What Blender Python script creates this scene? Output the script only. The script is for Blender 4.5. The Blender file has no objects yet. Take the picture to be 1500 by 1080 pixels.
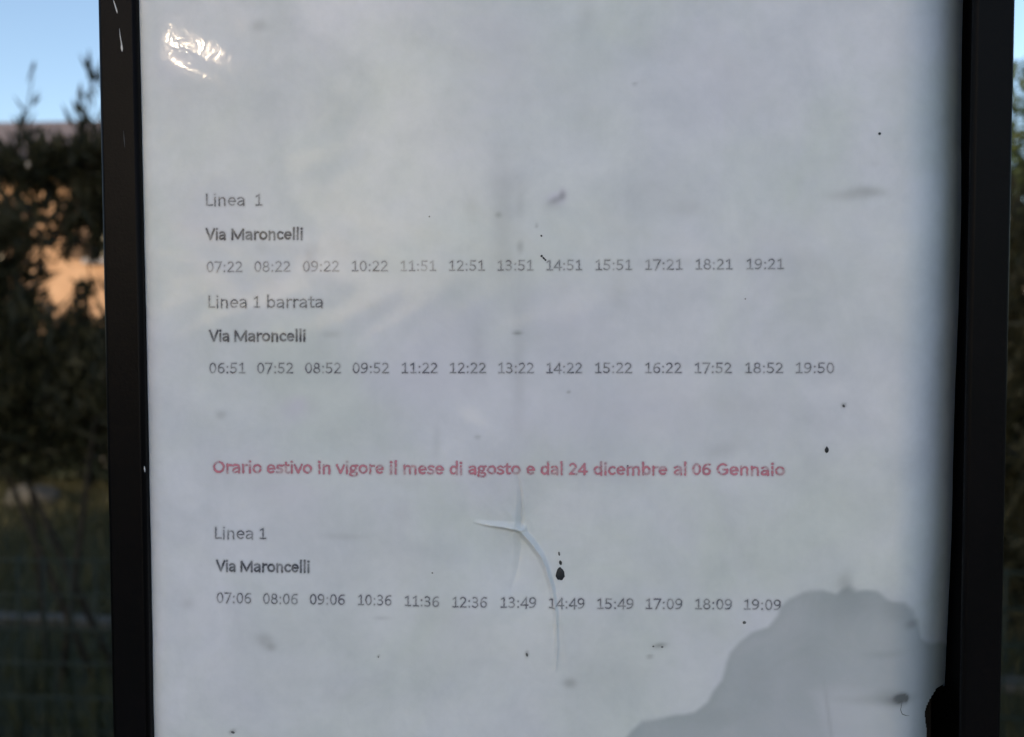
import bpy, math, random
import numpy as np
from mathutils import Vector, Matrix

# ------------------------------------------------------------------ camera, sky, sun, exposure
scene = bpy.context.scene
COL = scene.collection
F_PX = 1150.0                       # focal length in pixels of a 1500 px wide frame
CAM_YAW, CAM_PITCH, CAM_ROLL = 2.85, -2.04, -0.12
cam_data = bpy.data.cameras.new('camera')
cam = bpy.data.objects.new('camera', cam_data)
COL.objects.link(cam)
scene.camera = cam
cam_data.sensor_fit = 'HORIZONTAL'
cam_data.sensor_width = 36.0
cam_data.lens = 36.0 * F_PX / 1500.0
cam_data.clip_start = 0.01
cam_data.clip_end = 3000.0
CAM_LOC = Vector((0.0, -0.200, 1.50))
R = (Matrix.Rotation(math.radians(CAM_YAW), 4, 'Z') @ Matrix.Rotation(math.radians(90 + CAM_PITCH), 4, 'X')
     @ Matrix.Rotation(math.radians(CAM_ROLL), 4, 'Z'))
cam.matrix_world = Matrix.Translation(CAM_LOC) @ R
cam_data.dof.use_dof = True
cam_data.dof.focus_distance = 0.209
cam_data.dof.aperture_fstop = 11.5
R3 = R.to_3x3()


def board_point(px, py, y=0.0):
    """Point of the plane y = const that the photograph's pixel (1500 x 1080) looks at."""
    d = R3 @ Vector(((px - 750) / F_PX, -(py - 540) / F_PX, -1.0))
    t = (y - CAM_LOC.y) / d.y
    p = CAM_LOC + d * t
    return p.x, p.z


SUN_AZ = math.radians(25.0)         # from -y towards -x
SUN_EL = math.radians(17.8)
sun_dir = Vector((-math.sin(SUN_AZ) * math.cos(SUN_EL), -math.cos(SUN_AZ) * math.cos(SUN_EL), math.sin(SUN_EL)))
world = bpy.data.worlds.new("World")
scene.world = world
world.use_nodes = True
wn = world.node_tree
sky = wn.nodes.new('ShaderNodeTexSky')
sky.sky_type = 'NISHITA'
sky.sun_disc = False
sky.sun_elevation = SUN_EL
sky.sun_rotation = math.atan2(sun_dir.x, sun_dir.y)
sky.air_density = 1.0
sky.dust_density = 1.25
sky.ozone_density = 1.0
bg = wn.nodes['Background']
bg.inputs['Strength'].default_value = 0.15
wn.links.new(sky.outputs[0], bg.inputs['Color'])

sun_data = bpy.data.lights.new('sun', 'SUN')
sun_data.energy = 2.0
sun_data.angle = math.radians(0.5)
sun_data.color = (1.0, 0.76, 0.52)
sun = bpy.data.objects.new('sun', sun_data)
sun.rotation_euler = sun_dir.to_track_quat('Z', 'Y').to_euler()
sun.location = sun_dir * 30
COL.objects.link(sun)

scene.view_settings.view_transform = 'Standard'
scene.view_settings.look = 'None'
scene.view_settings.gamma = 1
scene.view_settings.use_curve_mapping = False
scene.view_settings.exposure = 0.80
scene.render.engine = 'CYCLES'
scene.cycles.use_denoising = True
scene.cycles.max_bounces = 8
scene.cycles.transparent_max_bounces = 16
scene.cycles.sample_clamp_indirect = 6

rng = np.random.default_rng(11)
random.seed(4)


# ------------------------------------------------------------------ helpers
def link(name, mesh, parent=None, loc=None):
    o = bpy.data.objects.new(name, mesh)
    COL.objects.link(o)
    if parent is not None:
        o.parent = parent
    if loc is not None:
        o.location = loc
    return o


def tag(o, label=None, cat=None, group=None, kind=None):
    if label: o['label'] = label
    if cat: o['category'] = cat
    if group: o['group'] = group
    if kind: o['kind'] = kind
    return o


def thing(name, label, cat, loc=(0, 0, 0), rz=0, group=None):
    o = bpy.data.objects.new(name, None)
    COL.objects.link(o)
    o.location = loc
    o.rotation_euler = (0, 0, rz)
    o.empty_display_size = 0.1
    return tag(o, label, cat, group)


def mesh_np(name, V, F, mat, smooth=False):
    """V (n,3) array, F (m,k) int array with k = 3 or 4."""
    me = bpy.data.meshes.new(name)
    V = np.asarray(V, dtype=np.float32)
    F = np.asarray(F, dtype=np.int32)
    k = F.shape[1]
    me.vertices.add(len(V))
    me.vertices.foreach_set('co', V.ravel())
    me.loops.add(F.size)
    me.loops.foreach_set('vertex_index', F.ravel())
    me.polygons.add(len(F))
    me.polygons.foreach_set('loop_start', np.arange(0, F.size, k, dtype=np.int32))
    me.polygons.foreach_set('loop_total', np.full(len(F), k, dtype=np.int32))
    me.polygons.foreach_set('use_smooth', np.full(len(F), smooth, dtype=bool))
    me.materials.append(mat)
    me.update(calc_edges=True)
    return me


class MB:
    def __init__(s):
        s.v, s.f = [], []

    def box(s, x0, y0, z0, x1, y1, z1):
        b = len(s.v)
        s.v += [(x0, y0, z0), (x1, y0, z0), (x1, y1, z0), (x0, y1, z0), (x0, y0, z1), (x1, y0, z1), (x1, y1, z1), (x0, y1, z1)]
        s.f += [tuple(b + i for i in q) for q in ((0, 3, 2, 1), (4, 5, 6, 7), (0, 1, 5, 4), (1, 2, 6, 5), (2, 3, 7, 6), (3, 0, 4, 7))]
        return s

    def tube(s, pts, radii, n=7):
        pts = [Vector(p) for p in pts]
        rings = []
        for i, p in enumerate(pts):
            a = pts[max(i - 1, 0)]
            c = pts[min(i + 1, len(pts) - 1)]
            t = (c - a).normalized()
            u = t.cross(Vector((0, 0, 1)))
            if u.length < 1e-3:
                u = t.cross(Vector((1, 0, 0)))
            u.normalize()
            w = t.cross(u)
            r = radii[i] if hasattr(radii, '__len__') else radii
            b = len(s.v)
            for k in range(n):
                an = 2 * math.pi * k / n
                s.v.append(tuple(p + (u * math.cos(an) + w * math.sin(an)) * r))
            rings.append(b)
        for a, b in zip(rings[:-1], rings[1:]):
            for k in range(n):
                s.f.append((a + k, a + (k + 1) % n, b + (k + 1) % n, b + k))
        s.f.append(tuple(rings[0] + k for k in reversed(range(n))))
        s.f.append(tuple(rings[-1] + k for k in range(n)))
        return s

    def build(s, name, mat, parent=None, smooth=False, bevel=0, loc=None):
        me = bpy.data.meshes.new(name)
        me.from_pydata(s.v, [], s.f)
        me.materials.append(mat)
        if smooth:
            me.polygons.foreach_set('use_smooth', [True] * len(me.polygons))
        me.update()
        o = link(name, me, parent, loc)
        if bevel:
            m = o.modifiers.new('bevel', 'BEVEL')
            m.width = bevel
            m.segments = 3
            m.limit_method = 'ANGLE'
        return o


def material(name, base, rough=0.7, spec=0.5, noise=None, noise_scale=5.0, detail=4.0, bump=0.0, bump_scale=40.0,
             coords='Object', metallic=0.0):
    m = bpy.data.materials.new(name)
    m.use_nodes = True
    nt = m.node_tree
    bs = nt.nodes['Principled BSDF']
    bs.inputs['Base Color'].default_value = (*base, 1)
    bs.inputs['Roughness'].default_value = rough
    bs.inputs['Specular IOR Level'].default_value = spec
    bs.inputs['Metallic'].default_value = metallic
    tc = nt.nodes.new('ShaderNodeTexCoord')
    if noise:
        n = nt.nodes.new('ShaderNodeTexNoise')
        n.inputs['Scale'].default_value = noise_scale
        n.inputs['Detail'].default_value = detail
        n.inputs['Roughness'].default_value = 0.65
        nt.links.new(tc.outputs[coords], n.inputs['Vector'])
        r = nt.nodes.new('ShaderNodeValToRGB')
        r.color_ramp.elements[0].position = 0.33
        r.color_ramp.elements[0].color = (*noise, 1)
        r.color_ramp.elements[1].position = 0.67
        r.color_ramp.elements[1].color = (*base, 1)
        nt.links.new(n.outputs['Fac'], r.inputs['Fac'])
        nt.links.new(r.outputs['Color'], bs.inputs['Base Color'])
    if bump:
        n2 = nt.nodes.new('ShaderNodeTexNoise')
        n2.inputs['Scale'].default_value = bump_scale
        n2.inputs['Detail'].default_value = 6
        nt.links.new(tc.outputs[coords], n2.inputs['Vector'])
        b = nt.nodes.new('ShaderNodeBump')
        b.inputs['Strength'].default_value = bump
        b.inputs['Distance'].default_value = 1.0 / bump_scale
        nt.links.new(n2.outputs['Fac'], b.inputs['Height'])
        nt.links.new(b.outputs['Normal'], bs.inputs['Normal'])
    return m


def leaf_material(name, c0, c1, transl=0.25, rough=0.55):
    m = bpy.data.materials.new(name)
    m.use_nodes = True
    nt = m.node_tree
    bs = nt.nodes['Principled BSDF']
    out = nt.nodes['Material Output']
    geo = nt.nodes.new('ShaderNodeNewGeometry')
    r = nt.nodes.new('ShaderNodeValToRGB')
    r.color_ramp.elements[0].color = (*c0, 1)
    r.color_ramp.elements[1].color = (*c1, 1)
    nt.links.new(geo.outputs['Random Per Island'], r.inputs['Fac'])
    nt.links.new(r.outputs['Color'], bs.inputs['Base Color'])
    bs.inputs['Roughness'].default_value = rough
    bs.inputs['Specular IOR Level'].default_value = 0.3
    tr = nt.nodes.new('ShaderNodeBsdfTranslucent')
    nt.links.new(r.outputs['Color'], tr.inputs['Color'])
    mx = nt.nodes.new('ShaderNodeMixShader')
    mx.inputs[0].default_value = transl
    nt.links.new(bs.outputs[0], mx.inputs[1])
    nt.links.new(tr.outputs[0], mx.inputs[2])
    nt.links.new(mx.outputs[0], out.inputs['Surface'])
    return m


M = {}
M['frame'] = material('black_powder_coat', (0.0034, 0.0030, 0.0036), 0.42, 0.07, noise=(0.0024, 0.0024, 0.0028), noise_scale=60, bump=0.10, bump_scale=1500)
M['backing'] = material('dark_backing', (0.02, 0.02, 0.022), 0.8, 0.2)
M['scratch'] = material('bare_scratch', (0.55, 0.55, 0.56), 0.5, 0.5)
M['ink_spot'] = material('dark_dirt', (0.016, 0.020, 0.026), 0.45, 0.3)
M['dirt'] = material('grey_dirt', (0.09, 0.095, 0.10), 0.7, 0.3)
M['bark'] = material('bark', (0.050, 0.040, 0.030), 0.9, 0.2, noise=(0.024, 0.020, 0.016), noise_scale=14, bump=0.6, bump_scale=30)
M['leaf_dark'] = leaf_material('oleander_leaves', (0.028, 0.028, 0.014), (0.064, 0.056, 0.026))
M['leaf_mid'] = leaf_material('broad_leaves', (0.030, 0.055, 0.016), (0.075, 0.105, 0.032))
M['hedge_leaf'] = leaf_material('hedge_leaves', (0.014, 0.020, 0.011), (0.032, 0.040, 0.018), 0.15)
M['grass'] = material('lawn_soil', (0.048, 0.048, 0.026), 0.9, 0.2, noise=(0.028, 0.034, 0.018), noise_scale=1.6, bump=0.5, bump_scale=25)
M['blade'] = leaf_material('grass_blades', (0.040, 0.040, 0.018), (0.074, 0.072, 0.032))
M['asphalt'] = material('asphalt', (0.055, 0.055, 0.058), 0.85, 0.3, noise=(0.042, 0.042, 0.045), noise_scale=8, bump=0.3, bump_scale=90)
M['concrete'] = material('concrete', (0.34, 0.33, 0.31), 0.85, 0.3, noise=(0.24, 0.23, 0.21), noise_scale=6, bump=0.3, bump_scale=60)
M['wire'] = material('green_wire_coating', (0.010, 0.018, 0.013), 0.6, 0.3)
M['plaster'] = material('peach_plaster', (0.47, 0.31, 0.20), 0.9, 0.2, noise=(0.36, 0.22, 0.13), noise_scale=1.3, bump=0.2, bump_scale=30)
M['roof_tile'] = material('aged_clay_tile', (0.135, 0.125, 0.15), 0.85, 0.3, noise=(0.10, 0.09, 0.105), noise_scale=4, bump=0.3, bump_scale=20)
M['eave'] = material('dark_timber', (0.05, 0.035, 0.025), 0.8, 0.2, noise=(0.035, 0.025, 0.018), noise_scale=9)
M['shutter'] = material('brown_shutter', (0.10, 0.055, 0.030), 0.6, 0.3, noise=(0.075, 0.04, 0.022), noise_scale=12)
M['stone'] = material('grey_stone', (0.36, 0.36, 0.38), 0.85, 0.3, noise=(0.27, 0.27, 0.29), noise_scale=8, bump=0.4, bump_scale=40)
M['pane'] = material('window_glass', (0.02, 0.024, 0.03), 0.08, 0.6)
M['pale_plaster'] = material('pale_plaster', (0.50, 0.47, 0.42), 0.9, 0.2, noise=(0.40, 0.37, 0.33), noise_scale=1.3, bump=0.2, bump_scale=30)


# ------------------------------------------------------------------ ground
def sheet(name, x0, y0, x1, y1, z, mat, label=None):
    me = mesh_np(name, [(x0, y0, z), (x1, y0, z), (x1, y1, z), (x0, y1, z)], [(0, 1, 2, 3)], mat)
    return tag(link(name, me), label, None, None, 'structure')


sheet('ground', -900, -900, 900, 900, 0.0, M['grass'])
sheet('road', -60, 9.0, 60, 12.6, 0.004, M['asphalt'])
sheet('path', -40, -4.2, 40, -0.6, 0.004, M['concrete'])
kerb = MB()
kerb.box(-16, 8.86, 0, 16, 9.0, 0.12)
tag(kerb.build('road_kerb', M['concrete'], bevel=0.012), None, None, None, 'structure')

# concrete edging strip crossing the lawn behind the fence: separate blocks
edging = thing('lawn_edging', 'weathered concrete edging blocks crossing the shaded lawn behind the wire fence', 'edging', (-6.2, 4.22, 0), math.radians(-7))
M['old_concrete'] = material('weathered_concrete', (0.085, 0.08, 0.07), 0.9, 0.2, noise=(0.05, 0.05, 0.042), noise_scale=9, bump=0.4, bump_scale=50)
eb = MB().box(0, -0.05, 0, 0.485, 0.05, 0.045)
first = None
for k in range(24):
    if first is None:
        first = eb.build('edging_block', M['old_concrete'], edging, bevel=0.008)
        o = first
    else:
        o = first.copy(); COL.objects.link(o); o.parent = edging
    o.location = (k * 0.495, random.uniform(-.008, .008), random.uniform(-.012, .008))
    o.rotation_euler = (0, 0, random.uniform(-.012, .012))

# grass blades near the fence, as far as the photograph resolves them
n = 60000
gx = rng.uniform(-7.5, 5.5, n); gy = rng.uniform(1.2, 8.6, n)
keep = ~((np.abs((gy - 4.22) + 0.1228 * (gx + 6.2)) < 0.09))
gx, gy = gx[keep], gy[keep]; n = len(gx)
ga = rng.uniform(0, 2 * np.pi, n); gh = rng.uniform(.05, .16, n); gw = rng.uniform(.004, .009, n)
lean = rng.uniform(0, .06, n); la = rng.uniform(0, 2 * np.pi, n)
V = np.empty((n, 3, 3))
V[:, 0] = np.stack([gx - np.cos(ga) * gw, gy - np.sin(ga) * gw, np.zeros(n)], 1)
V[:, 1] = np.stack([gx + np.cos(ga) * gw, gy + np.sin(ga) * gw, np.zeros(n)], 1)
V[:, 2] = np.stack([gx + np.cos(la) * lean, gy + np.sin(la) * lean, gh], 1)
tag(link('grass', mesh_np('grass', V.reshape(-1, 3), np.arange(3 * n).reshape(-1, 3), M['blade'])),
    'short green grass growing on the lawn behind the wire fence', 'grass', None, 'stuff')


# ------------------------------------------------------------------ foliage builders
def leaves(name, centres, radii, count, length, width, mat, parent, up=0.4, gap=None, surface=0.35):
    """Bent leaf blades (two triangles folded along the midrib) scattered through ellipsoid clumps."""
    C = np.asarray(centres, float); Rr = np.asarray(radii, float)
    w = (Rr[:, 0] * Rr[:, 1] * Rr[:, 2]) ** .75
    idx = rng.choice(len(C), count, p=w / w.sum())
    d = rng.normal(size=(count, 3)); d /= np.linalg.norm(d, axis=1)[:, None]
    rad = rng.uniform(0, 1, count) ** surface
    P = C[idx] + d * Rr[idx] * rad[:, None]
    nL = len(P)
    t = d * 0.6 + rng.normal(size=(nL, 3)) * 0.55 + np.array([0, 0, up])
    t /= np.linalg.norm(t, axis=1)[:, None]
    s = np.cross(t, rng.normal(size=(nL, 3))); s /= np.linalg.norm(s, axis=1)[:, None]
    nn = np.cross(t, s)
    L = (length * rng.uniform(.6, 1.25, nL))[:, None]; W = (width * rng.uniform(.7, 1.2, nL))[:, None]
    V = np.empty((nL, 4, 3))
    V[:, 0] = P - t * L / 2
    V[:, 1] = P + s * W / 2 + nn * W * .18
    V[:, 2] = P + t * L / 2 - nn * L * .10
    V[:, 3] = P - s * W / 2 + nn * W * .18
    if gap is not None:
        V = V[clears_gap(V + np.array(gap))]
        nL = len(V)
    b = np.arange(nL)[:, None] * 4
    Fc = np.concatenate([b + np.array([[0, 1, 2]]), b + np.array([[0, 2, 3]])])
    return link(name, mesh_np(name, V.reshape(-1, 3), Fc, mat), parent)


# glint: sun rays that reach the wavy film at pixel (270, 92) pass through one small gap in the crown behind the camera
gx_, gz_ = board_point(272, 92)
GLINT = np.array([gx_, 0.0, gz_])
SD = np.array(sun_dir)
GAP_R = 0.019


def limb_clears(pts, loc, r):
    """a limb along these local points leaves the thin sun path free"""
    for a, b in zip(pts[:-1], pts[1:]):
        for q in range(21):
            p = np.array(a.lerp(b, q / 20)) + np.array(loc) - GLINT
            t = float(p @ SD)
            if np.linalg.norm(p - t * SD) < r + .10:
                return False
    return True


def limb_tree(root, h_fork, r_trunk, tips, mat, seed=0, gap=None):
    rr = random.Random(seed)
    tr = MB()
    pts, rad = [], []
    for k in range(7):
        f = k / 6
        pts.append((rr.uniform(-.03, .03) * h_fork * f, rr.uniform(-.03, .03) * h_fork * f, h_fork * f))
        rad.append(r_trunk * (1.35 if k == 0 else 1) * (1 - .45 * f))
    tr.tube(pts, rad, 10)
    tr.build('trunk', mat, root, smooth=True)
    top = Vector(pts[-1])
    li = MB()
    for c in tips:
        c = Vector(c)
        st = top * rr.uniform(.72, 1.0)
        mid = (st + c) / 2 + Vector((rr.uniform(-.2, .2), rr.uniform(-.2, .2), rr.uniform(.0, .25))) * (c - st).length * .5
        r0 = r_trunk * rr.uniform(.28, .45)
        if gap is not None and not limb_clears([st, mid, c], gap, r0):
            continue
        li.tube([st, st * .6 + mid * .4, mid, mid * .45 + c * .55, c], [r0, r0 * .8, r0 * .6, r0 * .4, r0 * .12], 6)
        for q in range(3):
            e = c + Vector((rr.uniform(-1, 1), rr.uniform(-1, 1), rr.uniform(-.4, 1))).normalized() * (c - st).length * rr.uniform(.2, .4)
            if gap is not None and not limb_clears([mid, e], gap, r0 * .4):
                continue
            li.tube([mid, (mid + e) / 2 + Vector((0, 0, .05)), e], [r0 * .4, r0 * .25, r0 * .06], 5)
    li.build('limbs', mat, root, smooth=True)


def clears_gap(V):
    """which leaves (n, 4, 3 world) stay clear of the thin sun path"""
    u = np.cross(SD, [0, 0, 1.0]); u /= np.linalg.norm(u); w = np.cross(SD, u)
    Q = V - GLINT
    P = np.stack([Q @ u, Q @ w], -1)                     # leaf outline seen along the sun's rays
    A, B = P, np.roll(P, -1, axis=1)
    e = B - A
    t = np.clip(-(A * e).sum(-1) / np.maximum((e * e).sum(-1), 1e-12), 0, 1)
    dist = np.linalg.norm(A + t[..., None] * e, axis=-1).min(1)
    cr = lambda a, b: a[:, 0] * b[:, 1] - a[:, 1] * b[:, 0]
    inside_ = np.zeros(len(V), bool)
    for tri in ((0, 1, 2), (0, 2, 3)):
        a, b, c = (P[:, k] for k in tri)
        s1, s2, s3 = cr(a, b), cr(b, c), cr(c, a)
        inside_ |= ((s1 > 0) & (s2 > 0) & (s3 > 0)) | ((s1 < 0) & (s2 < 0) & (s3 < 0))
    return ~(inside_ | (dist < GAP_R))


def big_tree(loc, label, crown_r, z0, z1, nclump, nleaf, seed, group, leaf=0.17, shade=()):
    rr = random.Random(seed)
    root = thing('broadleaf_tree', label, 'tree', loc, 0, group)
    cs, rs = [], []
    for k in range(nclump):
        z = rr.uniform(z0 + .5, z1 - .4)
        f = (z - z0) / (z1 - z0)
        rmax = crown_r * math.sqrt(max(.15, 1 - (2 * f - .9) ** 2)) * .82
        a = rr.uniform(0, 2 * math.pi); q = rmax * math.sqrt(rr.uniform(.03, 1))
        cs.append((q * math.cos(a), q * math.sin(a), z))
        s = rr.uniform(.55, 1.0) * crown_r * .42
        rs.append((s, s, s * .75))
    for tx_, ty_, tz_ in shade:               # extra clumps added along the sun's line to keep the target points shaded
        k_ = (ty_ - loc[1]) / -SD[1] * -1
        k_ = (loc[1] - ty_) / SD[1]
        cs.append((tx_ + SD[0] * k_ - loc[0], 0.0, tz_ + SD[2] * k_)); rs.append((1.25, 1.3, 1.1))
    limb_tree(root, z0 + .6, crown_r * .045, cs[:14], M['bark'], seed, loc)
    leaves('crown', cs, rs, nleaf, leaf, leaf * .62, M['leaf_mid'], root, up=0.1, gap=loc)
    return root


G1 = 'trees shading the board from behind the viewer'
big_tree((-6.6, -14.0, 0), 'tallest dense shade tree across the path, straight towards the low sun from the board', 3.2, 2.8, 9.9, 32, 76000, 3, G1, leaf=.2, shade=((0, 0, 1.5), (-.1, 0, 1.52), (-.35, 0, 1.62), (.25, 0, 1.45), (-.15, 0, 1.3), (.8, 0, 1.2), (-.8, 0, 1.0), (-.5, 0, 2.2), (1.2, 3, 1.5), (2.2, 3, 1.6)))
big_tree((-11.6, -14.4, 0), 'shade tree across the path, in the middle of the row behind the viewer', 3.2, 2.4, 10.4, 32, 42000, 5, G1, leaf=.2, shade=((-2.1, 3, 1.6), (-2.8, 3, 1.0), (-1.5, 3, 1.3), (-4, 7, 1.2)))
big_tree((-17.4, -14.2, 0), 'shade tree across the path, farthest from the board in its row', 3.3, 2.6, 10.2, 30, 30000, 8, G1, leaf=.2)


# ------------------------------------------------------------------ shrubs beside and behind the board
def oleander(loc, label, clumps, nleaf, seed, leaf=0.115, mat='leaf_dark', up=.75, group=None, shoots=10, sparse=()):
    rr = random.Random(seed)
    root = thing('oleander_shrub', label, 'shrub', loc, 0, group)
    st = MB()
    for c, r in clumps[::2]:
        for q in range(1):
            b = Vector((rr.uniform(-.18, .18), rr.uniform(-.12, .12), 0))
            e = Vector(c) + Vector((rr.uniform(-.5, .5) * r[0], rr.uniform(-.5, .5) * r[1], r[2] * .5))
            m = (b + e) / 2 + Vector((rr.uniform(-.08, .08), rr.uniform(-.08, .08), 0))
            st.tube([b, m * .6 + b * .4, m, e], [.014, .012, .009, .004], 6)
    cs = [c for c, r in clumps]; rs = [r for c, r in clumps]
    # upright shoots rising over the crown, with leaves up along them
    for k in range(shoots):
        c, r = rr.choice(clumps)
        b = Vector(c) + Vector((rr.uniform(-.8, .8) * r[0], rr.uniform(-.6, .6) * r[1], r[2] * .6))
        e = b + Vector((rr.uniform(-.08, .08), rr.uniform(-.06, .06), rr.uniform(.18, .42)))
        st.tube([b, (b + e) / 2 + Vector((.01, 0, 0)), e], [.006, .004, .002], 5)
        for q in range(4):
            f = q / 3
            cs.append(tuple(b.lerp(e, f))); rs.append((.05, .05, .05))
    st.build('stems', M['bark'], root, smooth=True)
    # clump weights by volume would starve the shoots, so they get their own leaves
    nb = len(clumps)
    leaves('crown', cs[:nb], rs[:nb], nleaf, leaf, leaf * .21, M[mat], root, up=up, surface=.42)
    if shoots:
        leaves('shoot_leaves', cs[nb:], rs[nb:], shoots * 26, leaf * .95, leaf * .2, M[mat], root, up=1.3, surface=.6)
    if sparse:
        leaves('outer_leaves', [c for c, r in sparse], [r for c, r in sparse], 520, leaf, leaf * .22, M[mat], root, up=.6, surface=.33)
    return root


GS = 'oleander shrubs growing behind the board'
oleander((-2.15, 3.15, 0), 'dark oleander shrub left of the notice board with a thin leafy top',
         [((-.25, 0, 1.30), (.55, .35, .42)), ((.35, .05, 1.25), (.45, .35, .36)), ((-.5, .1, 1.75), (.34, .3, .34)), ((.0, -.05, 2.27), (.5, .22, .11)), ((.45, -.05, 2.27), (.35, .2, .10)),
          ((.6, .1, 1.7), (.3, .25, .3)), ((-.75, 0, 2.15), (.35, .25, .25)), ((.4, 0, 2.1), (.35, .25, .16))],
         9500, 21, group=GS, shoots=16, sparse=(((.05, 0, 2.03), (.5, .25, .17)),))
oleander((-.5, 3.9, 0), 'dark oleander shrub hidden for the most part behind the notice board',
         [((-.3, 0, 1.2), (.6, .4, .5)), ((.4, .05, 1.25), (.55, .4, .5)), ((0, 0, 1.75), (.5, .3, .4))],
         5200, 22, group=GS, shoots=8)
oleander((2.25, 3.3, 0), 'dense dark oleander shrub right of the notice board',
         [((-.3, 0, 1.3), (.55, .4, .45)), ((.4, .05, 1.25), (.55, .4, .5)), ((-.1, 0, 1.85), (.55, .35, .42)), ((.5, 0, 1.9), (.4, .3, .35)), ((0, 0, .6), (.6, .4, .4))],
         10500, 23, group=GS, shoots=14)


def hedge_row(loc, label, n, w, h, dep, nleaf, seed, leaf=.10):
    rr = random.Random(seed)
    root = thing('hedge', label, 'hedge', loc)
    st = MB(); cs, rs = [], []
    for k in range(n):
        x = (k + .5) * w / n
        st.tube([(x, 0, 0), (x + .03, .02, h * .4), (x - .02, 0, h * .8)], [.04, .03, .012], 6)
        for q in range(4):
            s = rr.uniform(.75, 1.1)
            cs.append((x + rr.uniform(-.2, .2), rr.uniform(-.15, .15), h * (.18 + .2 * q) + rr.uniform(-.06, .06)))
            rs.append((w / n * .62 * s, dep * s, h * .17 * s))
    st.build('stems', M['bark'], root, smooth=True)['kind'] = 'stuff'
    leaves('foliage', cs, rs, nleaf, leaf, leaf * .55, M['hedge_leaf'], root, up=.2, surface=.4)
    return root


hedge_row((-9.5, 7.6, 0), 'dark clipped hedge along the lawn in front of the peach house', 13, 9.5, 1.95, .55, 26000, 31)
hedge_row((1.2, 7.4, 0), 'dark clipped hedge along the lawn right of the notice board', 7, 3.9, 2.1, .55, 12000, 32)


hedge_row((-26, -18.5, 0), 'unseen clipped hedge added behind the viewer to block the low sky glow', 22, 42, 2.9, .8, 42000, 33, leaf=.22)  # added out of view to cut the warm horizon glow on the sheet


def garden_tree(loc, label, clumps, nleaf, seed, hf, rt, leaf=.12, mat='leaf_mid', name='garden_tree'):
    root = thing(name, label, 'tree', loc)
    limb_tree(root, hf, rt, [c for c, r in clumps], M['bark'], seed)
    leaves('crown', [c for c, r in clumps], [r for c, r in clumps], nleaf, leaf, leaf * .45, M[mat], root, up=.1)
    return root


garden_tree((4.9, 7.0, 0), 'green garden tree with airy leafy branches against the sky at right',
            [((-.6, 0, 3.4), (.8, .7, .55)), ((.5, .2, 3.5), (.9, .7, .6)), ((-.1, 0, 4.0), (.6, .5, .3)), ((-1.15, -.1, 3.0), (.5, .5, .5)), ((.9, 0, 2.8), (.8, .7, .6)), ((-.3, 0, 2.5), (1.0, .8, .6))],
            6500, 41, 2.0, .10)
garden_tree((8.6, 9.5, 0), 'larger green garden tree beyond the hedge at far right',
            [((-1, 0, 4.0), (1.2, 1, .9)), ((.8, 0, 4.2), (1.3, 1, .9)), ((0, 0, 5.0), (1.1, .9, .7)), ((0, 0, 3.2), (1.6, 1.2, .7))],
            9000, 42, 2.6, .15)

# pale stone lying on the lawn by the hedge
def boulder(loc, s, label, seed):
    bpy_rng = np.random.default_rng(seed)
    nu, nv = 14, 9
    V = [(0, 0, -s[2])]
    for i in range(1, nv):
        th = math.pi * i / nv
        for j in range(nu):
            ph = 2 * math.pi * j / nu
            r = 1 + .16 * math.sin(3 * ph + seed) * math.sin(2 * th) + .05 * bpy_rng.normal()
            V.append((s[0] * r * math.sin(th) * math.cos(ph), s[1] * r * math.sin(th) * math.sin(ph), -s[2] * r * math.cos(th)))
    V.append((0, 0, s[2]))
    F = []
    for j in range(nu):
        F.append((0, 1 + (j + 1) % nu, 1 + j))
        for i in range(nv - 2):
            a = 1 + i * nu
            F.append((a + j, a + (j + 1) % nu, a + nu + (j + 1) % nu, a + nu + j))
        F.append((1 + (nv - 2) * nu + j, 1 + (nv - 2) * nu + (j + 1) % nu, len(V) - 1))
    me = bpy.data.meshes.new('boulder'); me.from_pydata(V, [], F); me.materials.append(M['old_concrete'])
    me.polygons.foreach_set('use_smooth', [True] * len(F)); me.update()
    return tag(link('boulder', me, None, (loc[0], loc[1], loc[2] + s[2] * .55)), label, 'stone')


boulder((-4.72, 6.7, 0), (.24, .18, .12), 'weathered grey stone lying on the lawn in front of the dark hedge', 2)

# ------------------------------------------------------------------ welded wire fence
fence = thing('wire_fence', 'low dark green welded wire fence running across behind the notice board', 'fence', (-4.6, 2.62, 0))
FW, FH = 8.1, 0.68
h0 = MB().tube([(0, 0, 0), (FW / 2, 0, 0), (FW, 0, 0)], .0046, 6).build('horizontal_wire', M['wire'], fence, smooth=True)
for k in range(6):
    o = h0 if k == 0 else h0.copy()
    if k: COL.objects.link(o); o.parent = fence
    o.location = (0, 0, .03 + k * .13 if k < 5 else FH)
v0 = MB().tube([(0, 0, 0), (0, 0, FH / 2), (0, 0, FH + .015)], .0046, 6).build('vertical_wire', M['wire'], fence, smooth=True)
for k in range(82):
    o = v0 if k == 0 else v0.copy()
    if k: COL.objects.link(o); o.parent = fence
    o.location = (k * .1, .006, 0)
p0 = MB().tube([(0, 0, 0), (0, 0, .4), (0, 0, FH + .06)], .02, 10).build('fence_post', M['wire'], fence, smooth=True)
for k, x in enumerate((.0, 2.02, 4.04, 6.06, 8.08)):
    o = p0 if k == 0 else p0.copy()
    if k: COL.objects.link(o); o.parent = fence
    o.location = (x + .0, .03, 0)


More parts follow.
